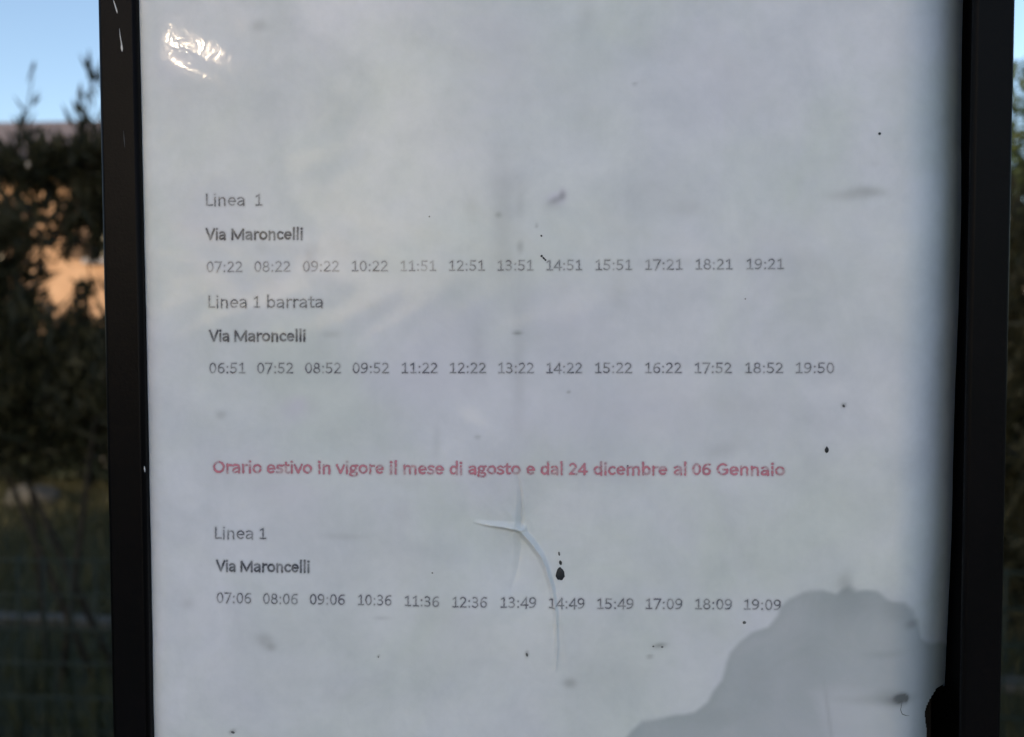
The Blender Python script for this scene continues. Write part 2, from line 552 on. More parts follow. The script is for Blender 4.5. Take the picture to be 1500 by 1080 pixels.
# ------------------------------------------------------------------ houses
def house(loc, w, d, h, label, wallmat, windows, roof_rise=1.1):
    """Front wall faces -y with real openings; pan-tiled roof; windows with frame, sill and shutters."""
    root = thing('house', label, 'house', loc)
    t = .3
    xs = sorted({0, w} | {a for wi in windows for a in (wi[0], wi[0] + wi[2])})
    zs = sorted({0, h} | {a for wi in windows for a in (wi[1], wi[1] + wi[3])})
    wl = MB()
    for i in range(len(xs) - 1):
        for j in range(len(zs) - 1):
            cx, cz = (xs[i] + xs[i + 1]) / 2, (zs[j] + zs[j + 1]) / 2
            if any(wi[0] < cx < wi[0] + wi[2] and wi[1] < cz < wi[1] + wi[3] for wi in windows):
                continue
            wl.box(xs[i], 0, zs[j], xs[i + 1], t, zs[j + 1])
    wl.box(0, t, 0, t, d, h).box(w - t, t, 0, w, d, h).box(t, d - t, 0, w - t, d, h)
    wl.build('wall', wallmat, root)
    for (x, z, ww, wh) in windows:
        fr = MB().box(x, .14, z, x + .07, .20, z + wh).box(x + ww - .07, .14, z, x + ww, .20, z + wh)
        fr.box(x + .07, .14, z, x + ww - .07, .20, z + .07).box(x + .07, .14, z + wh - .07, x + ww - .07, .20, z + wh)
        fr.box(x + ww / 2 - .03, .145, z + .07, x + ww / 2 + .03, .195, z + wh - .07)
        wf = fr.build('window', M['shutter'], root)
        MB().box(x + .07, .165, z + .07, x + ww - .07, .175, z + wh - .07).build('pane', M['pane'], wf)
        MB().box(x - .1, -.12, z - .09, x + ww + .1, .13, z - .003).build('sill', M['stone'], wf, bevel=.01)
        for sx in (x - ww / 2 - .02, x + ww + .02):
            sh = MB()
            sh.box(sx, -.05, z, sx + .05, -.012, z + wh).box(sx + ww / 2 - .05, -.05, z, sx + ww / 2, -.012, z + wh)
            sh.box(sx + .05, -.05, z, sx + ww / 2 - .05, -.012, z + .05).box(sx + .05, -.05, z + wh - .05, sx + ww / 2 - .05, -.012, z + wh)
            q = z + .07
            while q < z + wh - .08:
                sh.box(sx + .05, -.042, q, sx + ww / 2 - .05, -.02, q + .03); q += .05
            sh.build('shutter', M['shutter'], wf)
    # roof: slab, fascia and gutter, rows of barrel tiles as one corrugated surface with stepped courses
    ov = .6
    rl = MB()
    pitch = math.atan2(roof_rise, d / 2 + ov)
    ny, nx = 16, int((w + 2 * ov) / .045)
    V = []; F = []
    L = math.hypot(roof_rise, d / 2 + ov)
    for side in (0, 1):
        base = len(V)
        for j in range(ny * 2):
            row, e = divmod(j, 2)
            s = (row + e) / ny
            lift = .05 if e == 0 else .012
            for i in range(nx + 1):
                x = -ov + (w + 2 * ov) * i / nx
                r = .035 * abs(math.sin(math.pi * (x + ov) / .22))
                yy = -ov + s * (d / 2 + ov)
                zz = h + .10 + s * roof_rise + lift + r
                V.append((x, yy if side == 0 else d - yy, zz))
        for j in range(ny * 2 - 1):
            for i in range(nx):
                a = base + j * (nx + 1) + i
                q = (a, a + 1, a + nx + 2, a + nx + 1)
                F.append(q if side == 0 else q[::-1])
    tiles = link('roof', mesh_np('roof', V, F, M['roof_tile']), root)
    sl = MB()
    y0, y1, ym = -ov, d + ov, d / 2
    b = len(sl.v)
    sl.v += [(-ov, y0, h), (w + ov, y0, h), (w + ov, y0, h + .09), (-ov, y0, h + .09), (-ov, ym, h + roof_rise), (w + ov, ym, h + roof_rise), (w + ov, ym, h + roof_rise + .09), (-ov, ym, h + roof_rise + .09),
             (-ov, y1, h), (w + ov, y1, h), (w + ov, y1, h + .09), (-ov, y1, h + .09)]
    sl.f += [(0, 1, 2, 3), (3, 2, 6, 7), (7, 6, 10, 11), (1, 0, 4, 5), (5, 4, 8, 9), (8, 11, 10, 9), (0, 3, 7, 4), (4, 7, 11, 8), (1, 5, 6, 2), (5, 9, 10, 6)]
    sl.build('eaves', M['eave'], root)
    MB().tube([(-ov, -ov - .07, h + .04), (w / 2, -ov - .07, h + .035), (w + ov, -ov - .07, h + .03)], .06, 8).build('gutter', M['stone'], root, smooth=True)
    # gable triangles
    g = MB()
    for x in (0.0, w - t):
        b = len(g.v)
        hz = roof_rise * (d / 2) / (d / 2 + ov)
        lo = roof_rise * ov / (d / 2 + ov)
        g.v += [(x, 0, h), (x, d, h), (x, d / 2, h + hz + lo - .02), (x + t, 0, h), (x + t, d, h), (x + t, d / 2, h + hz + lo - .02)]
        g.f += [(b, b + 2, b + 1), (b + 3, b + 4, b + 5), (b, b + 1, b + 4, b + 3), (b + 1, b + 2, b + 5, b + 4), (b + 2, b, b + 3, b + 5)]
    g.build('gable', wallmat, root)
    ch = MB().box(w * .6, d * .42, h + .4, w * .6 + .6, d * .42 + .5, h + roof_rise + .9)
    ch.build('chimney', wallmat, tiles, bevel=.02)
    return root


house((-15.2, 14.2, 0), 11.4, 7.0, 4.62, 'low peach plastered house with brown shutters, sunlit through the shrubs at left', M['plaster'],
      [(1.0, 2.9, .95, 1.2), (3.9, 2.9, .95, 1.2), (6.55, 3.05, .95, 1.1), (9.3, 2.9, .95, 1.2), (6.4, .5, .95, 1.3), (2.4, .5, .95, 1.3)], roof_rise=1.85)
house((6.2, 17.5, 0), 9.0, 7.0, 3.0, 'pale plastered house showing between the dark shrubs at right', M['pale_plaster'],
      [(1.2, 1.0, .95, 1.2), (4.0, 1.0, .95, 1.2), (6.8, 1.0, .95, 1.2)], roof_rise=.8)

# low wooded hills closing the horizon
hv, hf = [], []
nh = 160
for i in range(nh + 1):
    a = math.radians(360 * i / nh)
    rr_ = 420
    top = 13 + 7 * math.sin(a * 3) + 4 * math.sin(a * 8 + 1) + 1.4 * math.sin(a * 31) + .8 * math.sin(a * 67)
    for r_, z_ in ((rr_ - 90, -.5), (rr_ - 40, top * .6), (rr_, top), (rr_ + 60, top * .5), (rr_ + 120, -.5)):
        hv.append((r_ * math.cos(a), r_ * math.sin(a), z_))
for i in range(nh):
    for j in range(4):
        a = i * 5 + j
        hf.append((a, a + 1, a + 6, a + 5))
M['hill'] = material('wooded_hill', (0.040, 0.055, 0.030), 0.95, 0.1, noise=(0.025, 0.035, 0.02), noise_scale=.05, coords='Object')
tag(link('hills', mesh_np('hills', hv, hf, M['hill'], True)), None, None, None, 'structure')

# ------------------------------------------------------------------ the notice board case
def rounded_bar(x0, x1, z0, z1, yf, yb, r, vertical=True, n=6):
    """Bar with rounded section, along z (vertical) or x; front face at y=yf, back at y=yb. Closed ends."""
    a0, a1 = (x0, x1) if vertical else (z0, z1)
    sec = []
    for (cx, cy, s) in ((a1 - r, yf + r, -90), (a1 - r, yb - r, 0), (a0 + r, yb - r, 90), (a0 + r, yf + r, 180)):
        for k in range(n + 1):
            t = math.radians(s + 90 * k / n)
            sec.append((cx + r * math.cos(t), cy + r * math.sin(t)))
    m = MB()
    N = len(sec)
    lo, hi = (z0, z1) if vertical else (x0, x1)
    for q in (lo, hi):
        for (a, y) in sec:
            m.v.append((a, y, q) if vertical else (q, y, a))
    for k in range(N):
        f = (k, (k + 1) % N, N + (k + 1) % N, N + k)
        m.f.append(f if vertical else f[::-1])
    m.f.append(tuple(range(N))[::-1] if vertical else tuple(range(N)))
    m.f.append(tuple(N + k for k in range(N)) if vertical else tuple(N + k for k in range(N))[::-1])
    return m


YF = -0.0014                        # front of the frame
def bx(px, py=540, y=YF):
    return board_point(px, py, y)[0]


YFR = -0.0040
XL0, XL1 = bx(152.5), bx(209)
XR0, XR1 = bx(1419, 540, YFR), bx(1478, 540, YFR)
ZT, ZB = 1.655, 1.345               # opening
YB = 0.030
board = thing('notice_board', 'black metal framed timetable case standing on two black posts', 'notice board', (0, 0, 0))


def frame_part(mb, name):
    me_o = mb.build(name, M['frame'], board)
    me = me_o.data
    me.polygons.foreach_set('use_smooth', [len(p.vertices) == 4 for p in me.polygons])
    me.update()
    m = me_o.modifiers.new('wn', 'WEIGHTED_NORMAL')
    return me_o


left = frame_part(rounded_bar(XL0, XL1, ZB - .045, ZT + .045, YF, YB, .0012), 'frame_stile')
WALLX = XR0 + .0062                  # the channel behind the right hand lip, where the sheet's edge rolls in
lip = rounded_bar(XR0, XR1, ZB - .045, ZT + .045, YFR, YFR + .0022, .0010)
chan = rounded_bar(WALLX, XR1 - .0002, ZB - .045, ZT + .045, YFR + .0023, YB, .0004)
b_ = len(lip.v)
lip.v += chan.v; lip.f += [tuple(b_ + q for q in f) for f in chan.f]
right = frame_part(lip, 'frame_stile')
frame_part(rounded_bar(XL1 + .0002, WALLX - .0002, ZT, ZT + .045, YF + .0006, YB, .0015, False), 'frame_rail')
frame_part(rounded_bar(XL1 + .0002, WALLX - .0002, ZB - .045, ZB, YF + .0006, YB, .0015, False), 'frame_rail')
MB().box(XL1 + .0003, .024, ZB + .0003, WALLX - .0003, .0285, ZT - .0003).build('back_panel', M['backing'], board)
for x in (XL0 + .012, XR1 - .012):
    pm = rounded_bar(x - .02, x + .02, 0, ZT + .03, YB + .0005, YB + .0405, .005)
    frame_part(pm, 'post')
MB().box(XL0 - .01, YF - .012, ZT + .0455, XR1 + .01, YB + .06, ZT + .052).build('rain_cap', M['frame'], board, bevel=.002)


# scratches in the black paint, thin raised bare-metal streaks with width
def streak(pts, widths, name, mat, parent, y, fn=None, lift=.00006):
    V, F = [], []
    P = [Vector((board_point(a, b, y)[0], 0, board_point(a, b, y)[1])) for a, b in pts]
    for i, p in enumerate(P):
        t = (P[min(i + 1, len(P) - 1)] - P[max(i - 1, 0)]).normalized()
        s = Vector((-t.z, 0, t.x))
        w = widths[i] * .000175 / 2
        for sg, dy in ((-1, 0), (0, -lift), (1, 0)):
            q = p + s * w * sg
            yy = y + dy - .00002 + (fn(q.x, q.z) if fn else 0)
            V.append((q.x, yy, q.z))
    for i in range(len(P) - 1):
        for k in range(2):
            a = i * 3 + k
            F.append((a, a + 1, a + 4, a + 3))
    me = bpy.data.meshes.new(name); me.from_pydata(V, [], F); me.materials.append(mat); me.update()
    return link(name, me, parent)


streak([(166, 0), (168, 6), (171, 16), (172, 20)], [.6, 1.6, 2.0, .5], 'scratch', M['scratch'], board, YF)
streak([(175, 42), (176, 52), (178, 64), (178.5, 71), (179, 76)], [.4, 1.1, 1.5, 3.2, .6], 'scratch', M['scratch'], board, YF)
streak([(181, 192), (182, 205), (183, 216)], [.3, 1.0, .3], 'scratch', M['dirt'], board, YF)
streak([(211.5, 683), (212, 688), (212.5, 692)], [.8, 2.2, .6], 'scratch', M['scratch'], board, YF)

# ------------------------------------------------------------------ the printed sheet
def bp(*pts):
    return np.array([board_point(a, b) for a, b in pts])


PX = 0.000175


def seg_dist(X, Z, poly):
    """distance to a polyline, its signed side, and the running parameter 0..1"""
    best = np.full(X.shape, 1e9); par = np.zeros(X.shape); side = np.zeros(X.shape)
    n = len(poly) - 1
    for i in range(n):
        a, b = poly[i], poly[i + 1]
        dx, dz = b - a
        L2 = dx * dx + dz * dz
        t = np.clip(((X - a[0]) * dx + (Z - a[1]) * dz) / L2, 0, 1)
        ex, ez = X - (a[0] + t * dx), Z - (a[1] + t * dz)
        d = np.hypot(ex, ez)
        m = d < best
        best = np.where(m, d, best)
        par = np.where(m, (i + t) / n, par)
        side = np.where(m, np.sign(dx * ez - dz * ex), side)
    return best, par, side


CREASES = [  # points, height mm, half width mm left/right side, fade power
    (bp((762, 777), (780, 797), (793, 815), (801, 835), (809, 862), (814, 895), (816, 940), (814, 985)), 2.0, .55, .65, .55),
    (bp((762, 777), (740, 773), (716, 770), (693, 765)), 1.35, .42, .85, .8),
    (bp((762, 777), (764, 750), (763, 722), (757, 690)), -1.3, .8, .45, .7),
    (bp((762, 777), (750, 757), (735, 740)), .42, 1.2, 1.2, .7),
    (bp((762, 777), (778, 768), (805, 745), (850, 700), (868, 655), (876, 615)), .13, 1.2, 2.4, .5),
    (bp((762, 777), (763, 805), (758, 835), (747, 868)), -.9, 1.6, 1.0, .8),
    (bp((822, 895), (828, 935), (832, 990)), .30, 1.6, 1.2, .6),
    (bp((762, 777), (716, 742), (676, 700), (655, 655)), .16, 1.8, 1.8, .5),
    (bp((762, 777), (800, 775), (850, 780), (905, 800)), .14, 1.8, 1.8, .5),
    (bp((700, 640), (672, 610), (640, 560)), .10, 2.6, 2.6, .5),
    (bp((876, 560), (868, 620), (846, 700)), .16, 1.5, 2.6, .4),
    (bp((744, 470), (748, 530), (745, 600)), .07, 2.0, 2.0, .5),
]
XCURL = board_point(1345, 540)[0]
XLEFT = bx(211, 540, 0)


def height(X, Z):
    """y of the sheet (negative = bulging towards the viewer)"""
    X = np.asarray(X, float); Z = np.asarray(Z, float)
    y = np.zeros(X.shape)
    # the laminated sheet is never quite flat
    y += .00050 * np.sin(X * 23 + 1.3 * np.sin(Z * 17)) + .00035 * np.sin(Z * 31 + X * 14 + .7)
    y += .00010 * np.sin(X * 130 + 2 * np.sin(Z * 60)) * np.sin(Z * 95 + 1.1) + .00005 * np.sin(X * 310 + 3 * np.sin(Z * 140)) * np.sin(Z * 240 + 2 * np.sin(X * 90))
    # gentle dent around the star
    c = bp((762, 777))[0]
    r = np.hypot(X - c[0], Z - c[1])
    y += .0009 * np.exp(-(r / .012) ** 2) - .0006 * np.exp(-((r - .024) / .010) ** 2)
    for poly, hmm, wl, wr, pw in CREASES:
        d, t, s = seg_dist(X, Z, poly)
        w = np.where(s > 0, wl, wr) * .001 * (1.05 - .55 * t)
        amp = hmm * .001 * (1 - t) ** pw
        q = np.clip(1 - d / (2.2 * w), 0, 1)
        y -= amp * q ** 1.35
    # right edge rolls back into the case like a quarter cylinder; it starts further in towards the bottom
    xs = XR0 - .0182 - .0020 * np.clip((1.50 - Z) / .08, 0, 1.2) + .0005 * np.sin(Z * 75)
    k = np.clip(X - xs, 0, 1)
    T_ = .0182
    y += np.where(k < T_, k ** 2 / (2 * T_) * .86, (T_ / 2 + (k - T_)) * .86)
    # left edge dips a little behind the frame lip
    k2 = np.clip((XLEFT + .006 - X) / .006, 0, 1.2)
    y += .0012 * k2 ** 2
    return y


def axis(lo, hi, fine_lo, fine_hi, coarse, fine):
    a = np.arange(lo, fine_lo, coarse)
    b = np.arange(fine_lo, fine_hi, fine)
    c = np.arange(fine_hi, hi + coarse, coarse)
    return np.concatenate([a, b, c])


fx0, fz1 = board_point(682, 670); fx1, fz0 = board_point(885, 945)
SX0, SX1 = XL1 - .004, XR0 + .0035
SX1 = XR0 + .0056
xs_ = axis(XLEFT - .0005, SX1, fx0, fx1, .0006, .00022)
xs_ = xs_[xs_ < SX1 - .018]
xs_ = np.concatenate([xs_, np.arange(xs_[-1] + .0003, SX1, .0003)])
zs_ = axis(ZB + .001, ZT - .001, fz0, fz1, .0006, .00022)
zs_ = zs_[zs_ <= ZT - .0005]
GX, GZ = np.meshgrid(xs_, zs_)
GY = height(GX, GZ)
nx, nz = len(xs_), len(zs_)
V = np.stack([GX, GY, GZ], -1).reshape(-1, 3)
ii = (np.arange(nz - 1)[:, None] * nx + np.arange(nx - 1)[None, :])
F = np.stack([ii, ii + 1, ii + nx + 1, ii + nx], -1).reshape(-1, 4)
# torn lower right corner
tx, tz = board_point(1381, 1042)
cxm = V[F].mean(1)
torn = (cxm[:, 0] > tx + .0005 * np.sin(cxm[:, 2] * 420)) & (cxm[:, 2] < tz - .0030 * np.exp(-(cxm[:, 0] - tx) / .0016) + .0006 * np.sin(cxm[:, 0] * 800))
F = F[~torn]

paper = bpy.data.materials.new('laminated_paper')
paper.use_nodes = True
sheet_me = mesh_np('timetable_sheet', V, F, paper, True)

# stains: the wet area at lower right and soft smudges, as attributes of the paper
def inside(X, Z, poly):
    r = np.zeros(X.shape, bool)
    j = len(poly) - 1
    for i in range(len(poly)):
        xi, zi = poly[i]; xj, zj = poly[j]
        c = ((zi > Z) != (zj > Z)) & (X < (xj - xi) * (Z - zi) / (zj - zi + 1e-12) + xi)
        r ^= c
        j = i
    return r


WET = bp((905, 1095), (925, 1070), (940, 1057), (968, 1050), (1000, 1048), (1020, 1041), (1036, 1030), (1046, 1012), (1058, 997), (1062, 975), (1070, 957), (1086, 940), (1104, 926), (1128, 918), (1138, 905),
         (1144, 890), (1158, 878), (1178, 869), (1205, 866), (1228, 870), (1238, 862), (1246, 858), (1256, 868), (1285, 869), (1305, 878), (1330, 889), (1346, 905), (1356, 925), (1366, 946),
         (1392, 962), (1440, 985), (1440, 1500), (840, 1500), (860, 1300), (880, 1160))
wob = .0005 * np.sin(GX * 520 + np.sin(GZ * 430)) + .0004 * np.sin(GZ * 610 + 2 * np.sin(GX * 330))
d, _, _ = seg_dist(GX + wob * .5, GZ + wob * .5, np.vstack([WET, WET[:1]]))
sd = np.where(inside(GX + wob * .5, GZ + wob * .5, WET), d, -d)
soft = .0017
wet = np.clip(.5 + sd / soft, 0, 1); wet = wet * wet * (3 - 2 * wet)
rim = np.exp(-(np.clip(sd, 0, 1) / .0022)) * wet
# paler, drier tongue inside the wet area
TONGUE = bp((1190, 1015), (1230, 1010), (1300, 1022), (1345, 1045), (1350, 1300), (1235, 1300), (1216, 1090), (1205, 1050))
dt, _, _ = seg_dist(GX, GZ, np.vstack([TONGUE, TONGUE[:1]]))
tong = np.clip(.5 + np.where(inside(GX, GZ, TONGUE), dt, -dt) / .0035, 0, 1)
wetv = wet * (.80 - .26 * tong) + .22 * rim

SMUDGE = [  # px, py, half width, half height, strength, angle
    (1250, 285, 34, 8, .30, 4), (1272, 279, 22, 7, .15, -10), (758, 488, 7, 3, .55, 0), (835, 1000, 10, 7, .42, 0), (966, 946, 10, 4, .55, 10), (952, 962, 5, 3, .45, 0),
    (1345, 922, 12, 7, .45, 0), (1240, 857, 10, 16, .22, 0), (388, 938, 13, 11, .22, -20), (398, 948, 7, 6, .22, 0), (324, 608, 8, 7, .22, 0), (772, 957, 3, 5, .55, 0),
    (341, 1071, 5, 3, .7, 20), (930, 123, 4, 2.5, .35, 0), (833, 574, 3, 2, .5, 0), (1237, 594, 3.5, 3, .7, -30), (730, 315, 5, 4, .25, 0), (786, 331, 2.5, 3, .35, 0), (762, 362, 5, 9, .22, 0),
    (275, 884, 10, 8, .13, 0), (735, 288, 16, 60, .07, 0), (760, 550, 10, 70, .10, 0), (590, 750, 14, 20, .10, 0), (500, 786, 30, 5, .10, 0), (460, 372, 14, 16, .10, 0), (905, 425, 16, 26, .09, 0),
    (640, 650, 6, 26, .10, 0), (1060, 660, 28, 12, .10, 20), (860, 20, 14, 22, .08, 0), (380, 40, 12, 8, .18, 0), (1190, 420, 50, 40, .05, 0), (500, 170, 40, 30, .05, 0), (485, 490, 14, 5, .14, 0),
    (555, 961, 2, 2, .6, 0), (1005, 305, 22, 12, .08, 0), (1300, 962, 30, 6, .12, 0), (1290, 1030, 60, 7, .16, -3), (700, 640, 5, 3, .25, 0), (1283, 240, 8, 5, .05, 0), (560, 905, 12, 3, .14, 0),
    (452, 385, 7, 18, .10, 0), (384, 360, 10, 14, .07, 0),
    (975, 385, 40, 9, .13, 0), (905, 700, 60, 12, .05, 0), (810, 300, 14, 10, .12, 0),
    (1236, 885, 60, 20, .05, 0), (1321, 1033, 20, 9, .45, -5), (1325, 1030, 9, 6.5, 1.2, -12), (1334, 1029, 7, 4, 1.0, -30), (1337, 1034, 3, 5, .7, 0), (1300, 1022, 26, 9, .18, 0), (1245, 895, 34, 26, .10, 10), (1180, 960, 30, 50, .07, 0), (1110, 1000, 26, 30, .08, 0), (1215, 1050, 3, 40, .16, 8), (1320, 900, 26, 14, .12, -20), (1060, 1050, 40, 14, .08, 0),
    (740, 330, 34, 60, .06, 0), (760, 430, 24, 60, .07, 0), (690, 300, 10, 26, .07, 0), (816, 292, 12, 5, .28, 25), (824, 285, 5, 7, .26, 0), (745, 270, 30, 16, .07, 0), (738, 372, 14, 30, .09, 0), (763, 300, 6, 20, .08, 0), (1150, 385, 60, 16, .05, 0), (420, 365, 50, 12, .06, 0), (330, 345, 40, 10, .04, 0), (560, 450, 50, 14, .05, 10), (350, 700, 60, 22, .06, 0), (1130, 600, 70, 24, .05, -8), (930, 300, 60, 40, .05, 0), (640, 900, 60, 24, .05, 0), (470, 1010, 70, 26, .05, 0), (880, 980, 50, 26, .05, 0), (300, 460, 26, 80, .05, 0), (590, 700, 40, 16, .07, -15), (700, 520, 14, 40, .08, 0)]
sm = np.zeros(GX.shape)
for (a, b, hw, hh, st, an) in SMUDGE:
    x0, z0 = board_point(a, b)
    c_, s_ = math.cos(math.radians(an)), math.sin(math.radians(an))
    u = ((GX - x0) * c_ + (GZ - z0) * s_) / (hw * PX); v = (-(GX - x0) * s_ + (GZ - z0) * c_) / (hh * PX)
    sm += st * (1.25 if st < .3 else .9) * np.exp(-(u * u + v * v) ** 1.2 * .9)
lil = np.zeros(GX.shape)
for (a, b, hw, hh, st) in [(430, 600, 24, 18, .55), (440, 590, 12, 10, .3), (1060, 120, 60, 70, .3), (640, 470, 120, 70, .3), (830, 470, 60, 60, .35), (740, 80, 60, 70, .3), (420, 720, 60, 26, .35), (880, 610, 190, 50, .35),
                           (815, 291, 12, 8, 1.0), (824, 284, 5, 8, .8), (1150, 360, 90, 40, .25), (300, 330, 60, 40, .25), (620, 560, 100, 40, .3), (1190, 1060, 60, 40, .5), (250, 90, 30, 60, .2)]:
    x0, z0 = board_point(a, b)
    lil += st * np.exp(-(((GX - x0) / (hw * PX)) ** 2 + ((GZ - z0) / (hh * PX)) ** 2))
edge = np.clip((GX - (XR0 - .015)) / .014, 0, 1) * .9  # cool shade of the rolled right edge, put into the paper colour
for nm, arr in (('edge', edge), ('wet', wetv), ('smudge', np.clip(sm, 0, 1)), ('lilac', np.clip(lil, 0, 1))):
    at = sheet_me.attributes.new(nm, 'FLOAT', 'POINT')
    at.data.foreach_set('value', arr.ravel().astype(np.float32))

nt = paper.node_tree
bs = nt.nodes['Principled BSDF']
tc = nt.nodes.new('ShaderNodeTexCoord')


def noise_node(scale, detail=4, rough=.6, dist=0, seed=0):
    n_ = nt.nodes.new('ShaderNodeTexNoise')
    mp = nt.nodes.new('ShaderNodeMapping')
    mp.inputs['Location'].default_value = (seed, seed * .7, seed * 1.3)
    nt.links.new(tc.outputs['Object'], mp.inputs['Vector'])
    nt.links.new(mp.outputs['Vector'], n_.inputs['Vector'])
    n_.inputs['Scale'].default_value = scale
    n_.inputs['Detail'].default_value = detail
    n_.inputs['Roughness'].default_value = rough
    n_.inputs['Distortion'].default_value = dist
    return n_.outputs['Fac']


def ramp(fac, p0, c0, p1, c1):
    r = nt.nodes.new('ShaderNodeValToRGB')
    r.color_ramp.elements[0].position = p0; r.color_ramp.elements[0].color = (*c0, 1)
    r.color_ramp.elements[1].position = p1; r.color_ramp.elements[1].color = (*c1, 1)
    nt.links.new(fac, r.inputs['Fac'])
    return r.outputs['Color']


def mix(fac, a, b, mode='MIX'):
    m = nt.nodes.new('ShaderNodeMix'); m.data_type = 'RGBA'; m.blend_type = mode
    m.clamp_factor = True
    for sock, v in ((m.inputs[0], fac), (m.inputs[6], a), (m.inputs[7], b)):
        if isinstance(v, (int, float)): sock.default_value = v
        elif isinstance(v, tuple): sock.default_value = (*v, 1)
        else: nt.links.new(v, sock)
    return m.outputs[2]


def attr(name):
    a = nt.nodes.new('ShaderNodeAttribute'); a.attribute_name = name
    return a.outputs['Fac']


base = ramp(noise_node(16, 4, .55, .6, 1.7), .38, (.670, .705, .705), .60, (.715, .725, .785))
base = mix(1.0, base, ramp(noise_node(60, 5, .6, .3, 4.1), .30, (.85, .865, .875), .68, (1, 1, 1)), 'MULTIPLY')
base = mix(1.0, base, ramp(noise_node(330, 4, .6, .0, 2.2), .30, (.965, .97, .97), .60, (1, 1, 1)), 'MULTIPLY')
base = mix(attr('lilac'), base, (.620, .605, .705))
base = mix(attr('wet'), base, mix(noise_node(38, 6, .65, 1.2, 8.0), (.300, .350, .370), (.480, .500, .540)))
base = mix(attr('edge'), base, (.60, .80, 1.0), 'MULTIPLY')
base = mix(attr('smudge'), base, (.13, .145, .155))
nt.links.new(base, bs.inputs['Base Color'])
bs.inputs['Roughness'].default_value = .6
bs.inputs['Specular IOR Level'].default_value = .3
bs.inputs['Coat Weight'].default_value = .25
bs.inputs['Coat Roughness'].default_value = .085
bs.inputs['Coat IOR'].default_value = 1.5
bm = nt.nodes.new('ShaderNodeBump')
bm.inputs['Strength'].default_value = .11
bm.inputs['Distance'].default_value = .0004
nt.links.new(noise_node(240, 1.5, .5, 1.0, 3.3), bm.inputs['Height'])
nt.links.new(bm.outputs['Normal'], bs.inputs['Coat Normal'])
bm2 = nt.nodes.new('ShaderNodeBump')
bm2.inputs['Strength'].default_value = .35
bm2.inputs['Distance'].default_value = .0004
nt.links.new(noise_node(120, 5, .55, .4, 6.3), bm2.inputs['Height'])
nt.links.new(bm2.outputs['Normal'], bs.inputs['Normal'])

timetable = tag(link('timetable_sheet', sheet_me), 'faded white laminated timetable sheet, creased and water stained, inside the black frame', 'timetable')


# ------------------------------------------------------------------ printed lettering
def ink_material(name, col, col2, a_lo, a_hi, bleed):
    m = bpy.data.materials.new(name)
    m.use_nodes = True
    t = m.node_tree
    b = t.nodes['Principled BSDF']; out = t.nodes['Material Output']
    b.inputs['Roughness'].default_value = .6
    b.inputs['Specular IOR Level'].default_value = .2
    b.inputs['Coat Weight'].default_value = .7
    b.inputs['Coat Roughness'].default_value = .2
    tcn = t.nodes.new('ShaderNodeTexCoord')
    n1 = t.nodes.new('ShaderNodeTexNoise'); n1.inputs['Scale'].default_value = 210; n1.inputs['Detail'].default_value = 3
    n2 = t.nodes.new('ShaderNodeTexNoise'); n2.inputs['Scale'].default_value = 900; n2.inputs['Detail'].default_value = 2
    t.links.new(tcn.outputs['Object'], n1.inputs['Vector']); t.links.new(tcn.outputs['Object'], n2.inputs['Vector'])
    r = t.nodes.new('ShaderNodeValToRGB')
    r.color_ramp.elements[0].position = .35; r.color_ramp.elements[0].color = (*col, 1)
    r.color_ramp.elements[1].position = .65; r.color_ramp.elements[1].color = (*col2, 1)
    t.links.new(n1.outputs['Fac'], r.inputs['Fac'])
    ac = t.nodes.new('ShaderNodeAttribute'); ac.attribute_name = 'core'
    mc = t.nodes.new('ShaderNodeMix'); mc.data_type = 'RGBA'
    t.links.new(ac.outputs['Fac'], mc.inputs[0]); mc.inputs[6].default_value = (*bleed, 1); t.links.new(r.outputs['Color'], mc.inputs[7])
    t.links.new(mc.outputs[2], b.inputs['Base Color'])
    ai = t.nodes.new('ShaderNodeAttribute'); ai.attribute_name = 'ink'
    ad = t.nodes.new('ShaderNodeMath'); ad.operation = 'ADD'
    t.links.new(n1.outputs['Fac'], ad.inputs[0]); t.links.new(n2.outputs['Fac'], ad.inputs[1])
    mr = t.nodes.new('ShaderNodeMapRange')
    mr.inputs['From Min'].default_value = .72; mr.inputs['From Max'].default_value = 1.25
    mr.inputs['To Min'].default_value = a_lo; mr.inputs['To Max'].default_value = a_hi
    t.links.new(ad.outputs[0], mr.inputs['Value'])
    tr = t.nodes.new('ShaderNodeBsdfTransparent')
    mx = t.nodes.new('ShaderNodeMixShader')
    mu = t.nodes.new('ShaderNodeMath'); mu.operation = 'MULTIPLY'
    t.links.new(mr.outputs['Result'], mu.inputs[0]); t.links.new(ai.outputs['Fac'], mu.inputs[1])
    t.links.new(mu.outputs[0], mx.inputs[0]); t.links.new(tr.outputs[0], mx.inputs[1]); t.links.new(b.outputs[0], mx.inputs[2])
    t.links.new(mx.outputs[0], out.inputs['Surface'])
    return m


INK = {
    'regular': ink_material('faded_grey_ink', (.085, .095, .105), (.13, .135, .16), .60, 1.0, (.38, .39, .47)),
    'times': ink_material('faded_time_ink', (.085, .095, .11), (.14, .14, .175), .60, 1.0, (.40, .39, .50)),
    'bold': ink_material('grey_bold_ink', (.055, .063, .075), (.095, .10, .125), .70, 1.0, (.36, .37, .46)),
    'red': ink_material('faded_red_ink', (.56, .14, .20), (.62, .21, .28), .50, .95, (.66, .42, .52)),
}


def arc(cx, cy, rx, ry, a0, a1, n=18):
    return [(cx + rx * math.cos(math.radians(a0 + (a1 - a0) * k / n)), cy + ry * math.sin(math.radians(a0 + (a1 - a0) * k / n))) for k in range(n + 1)]


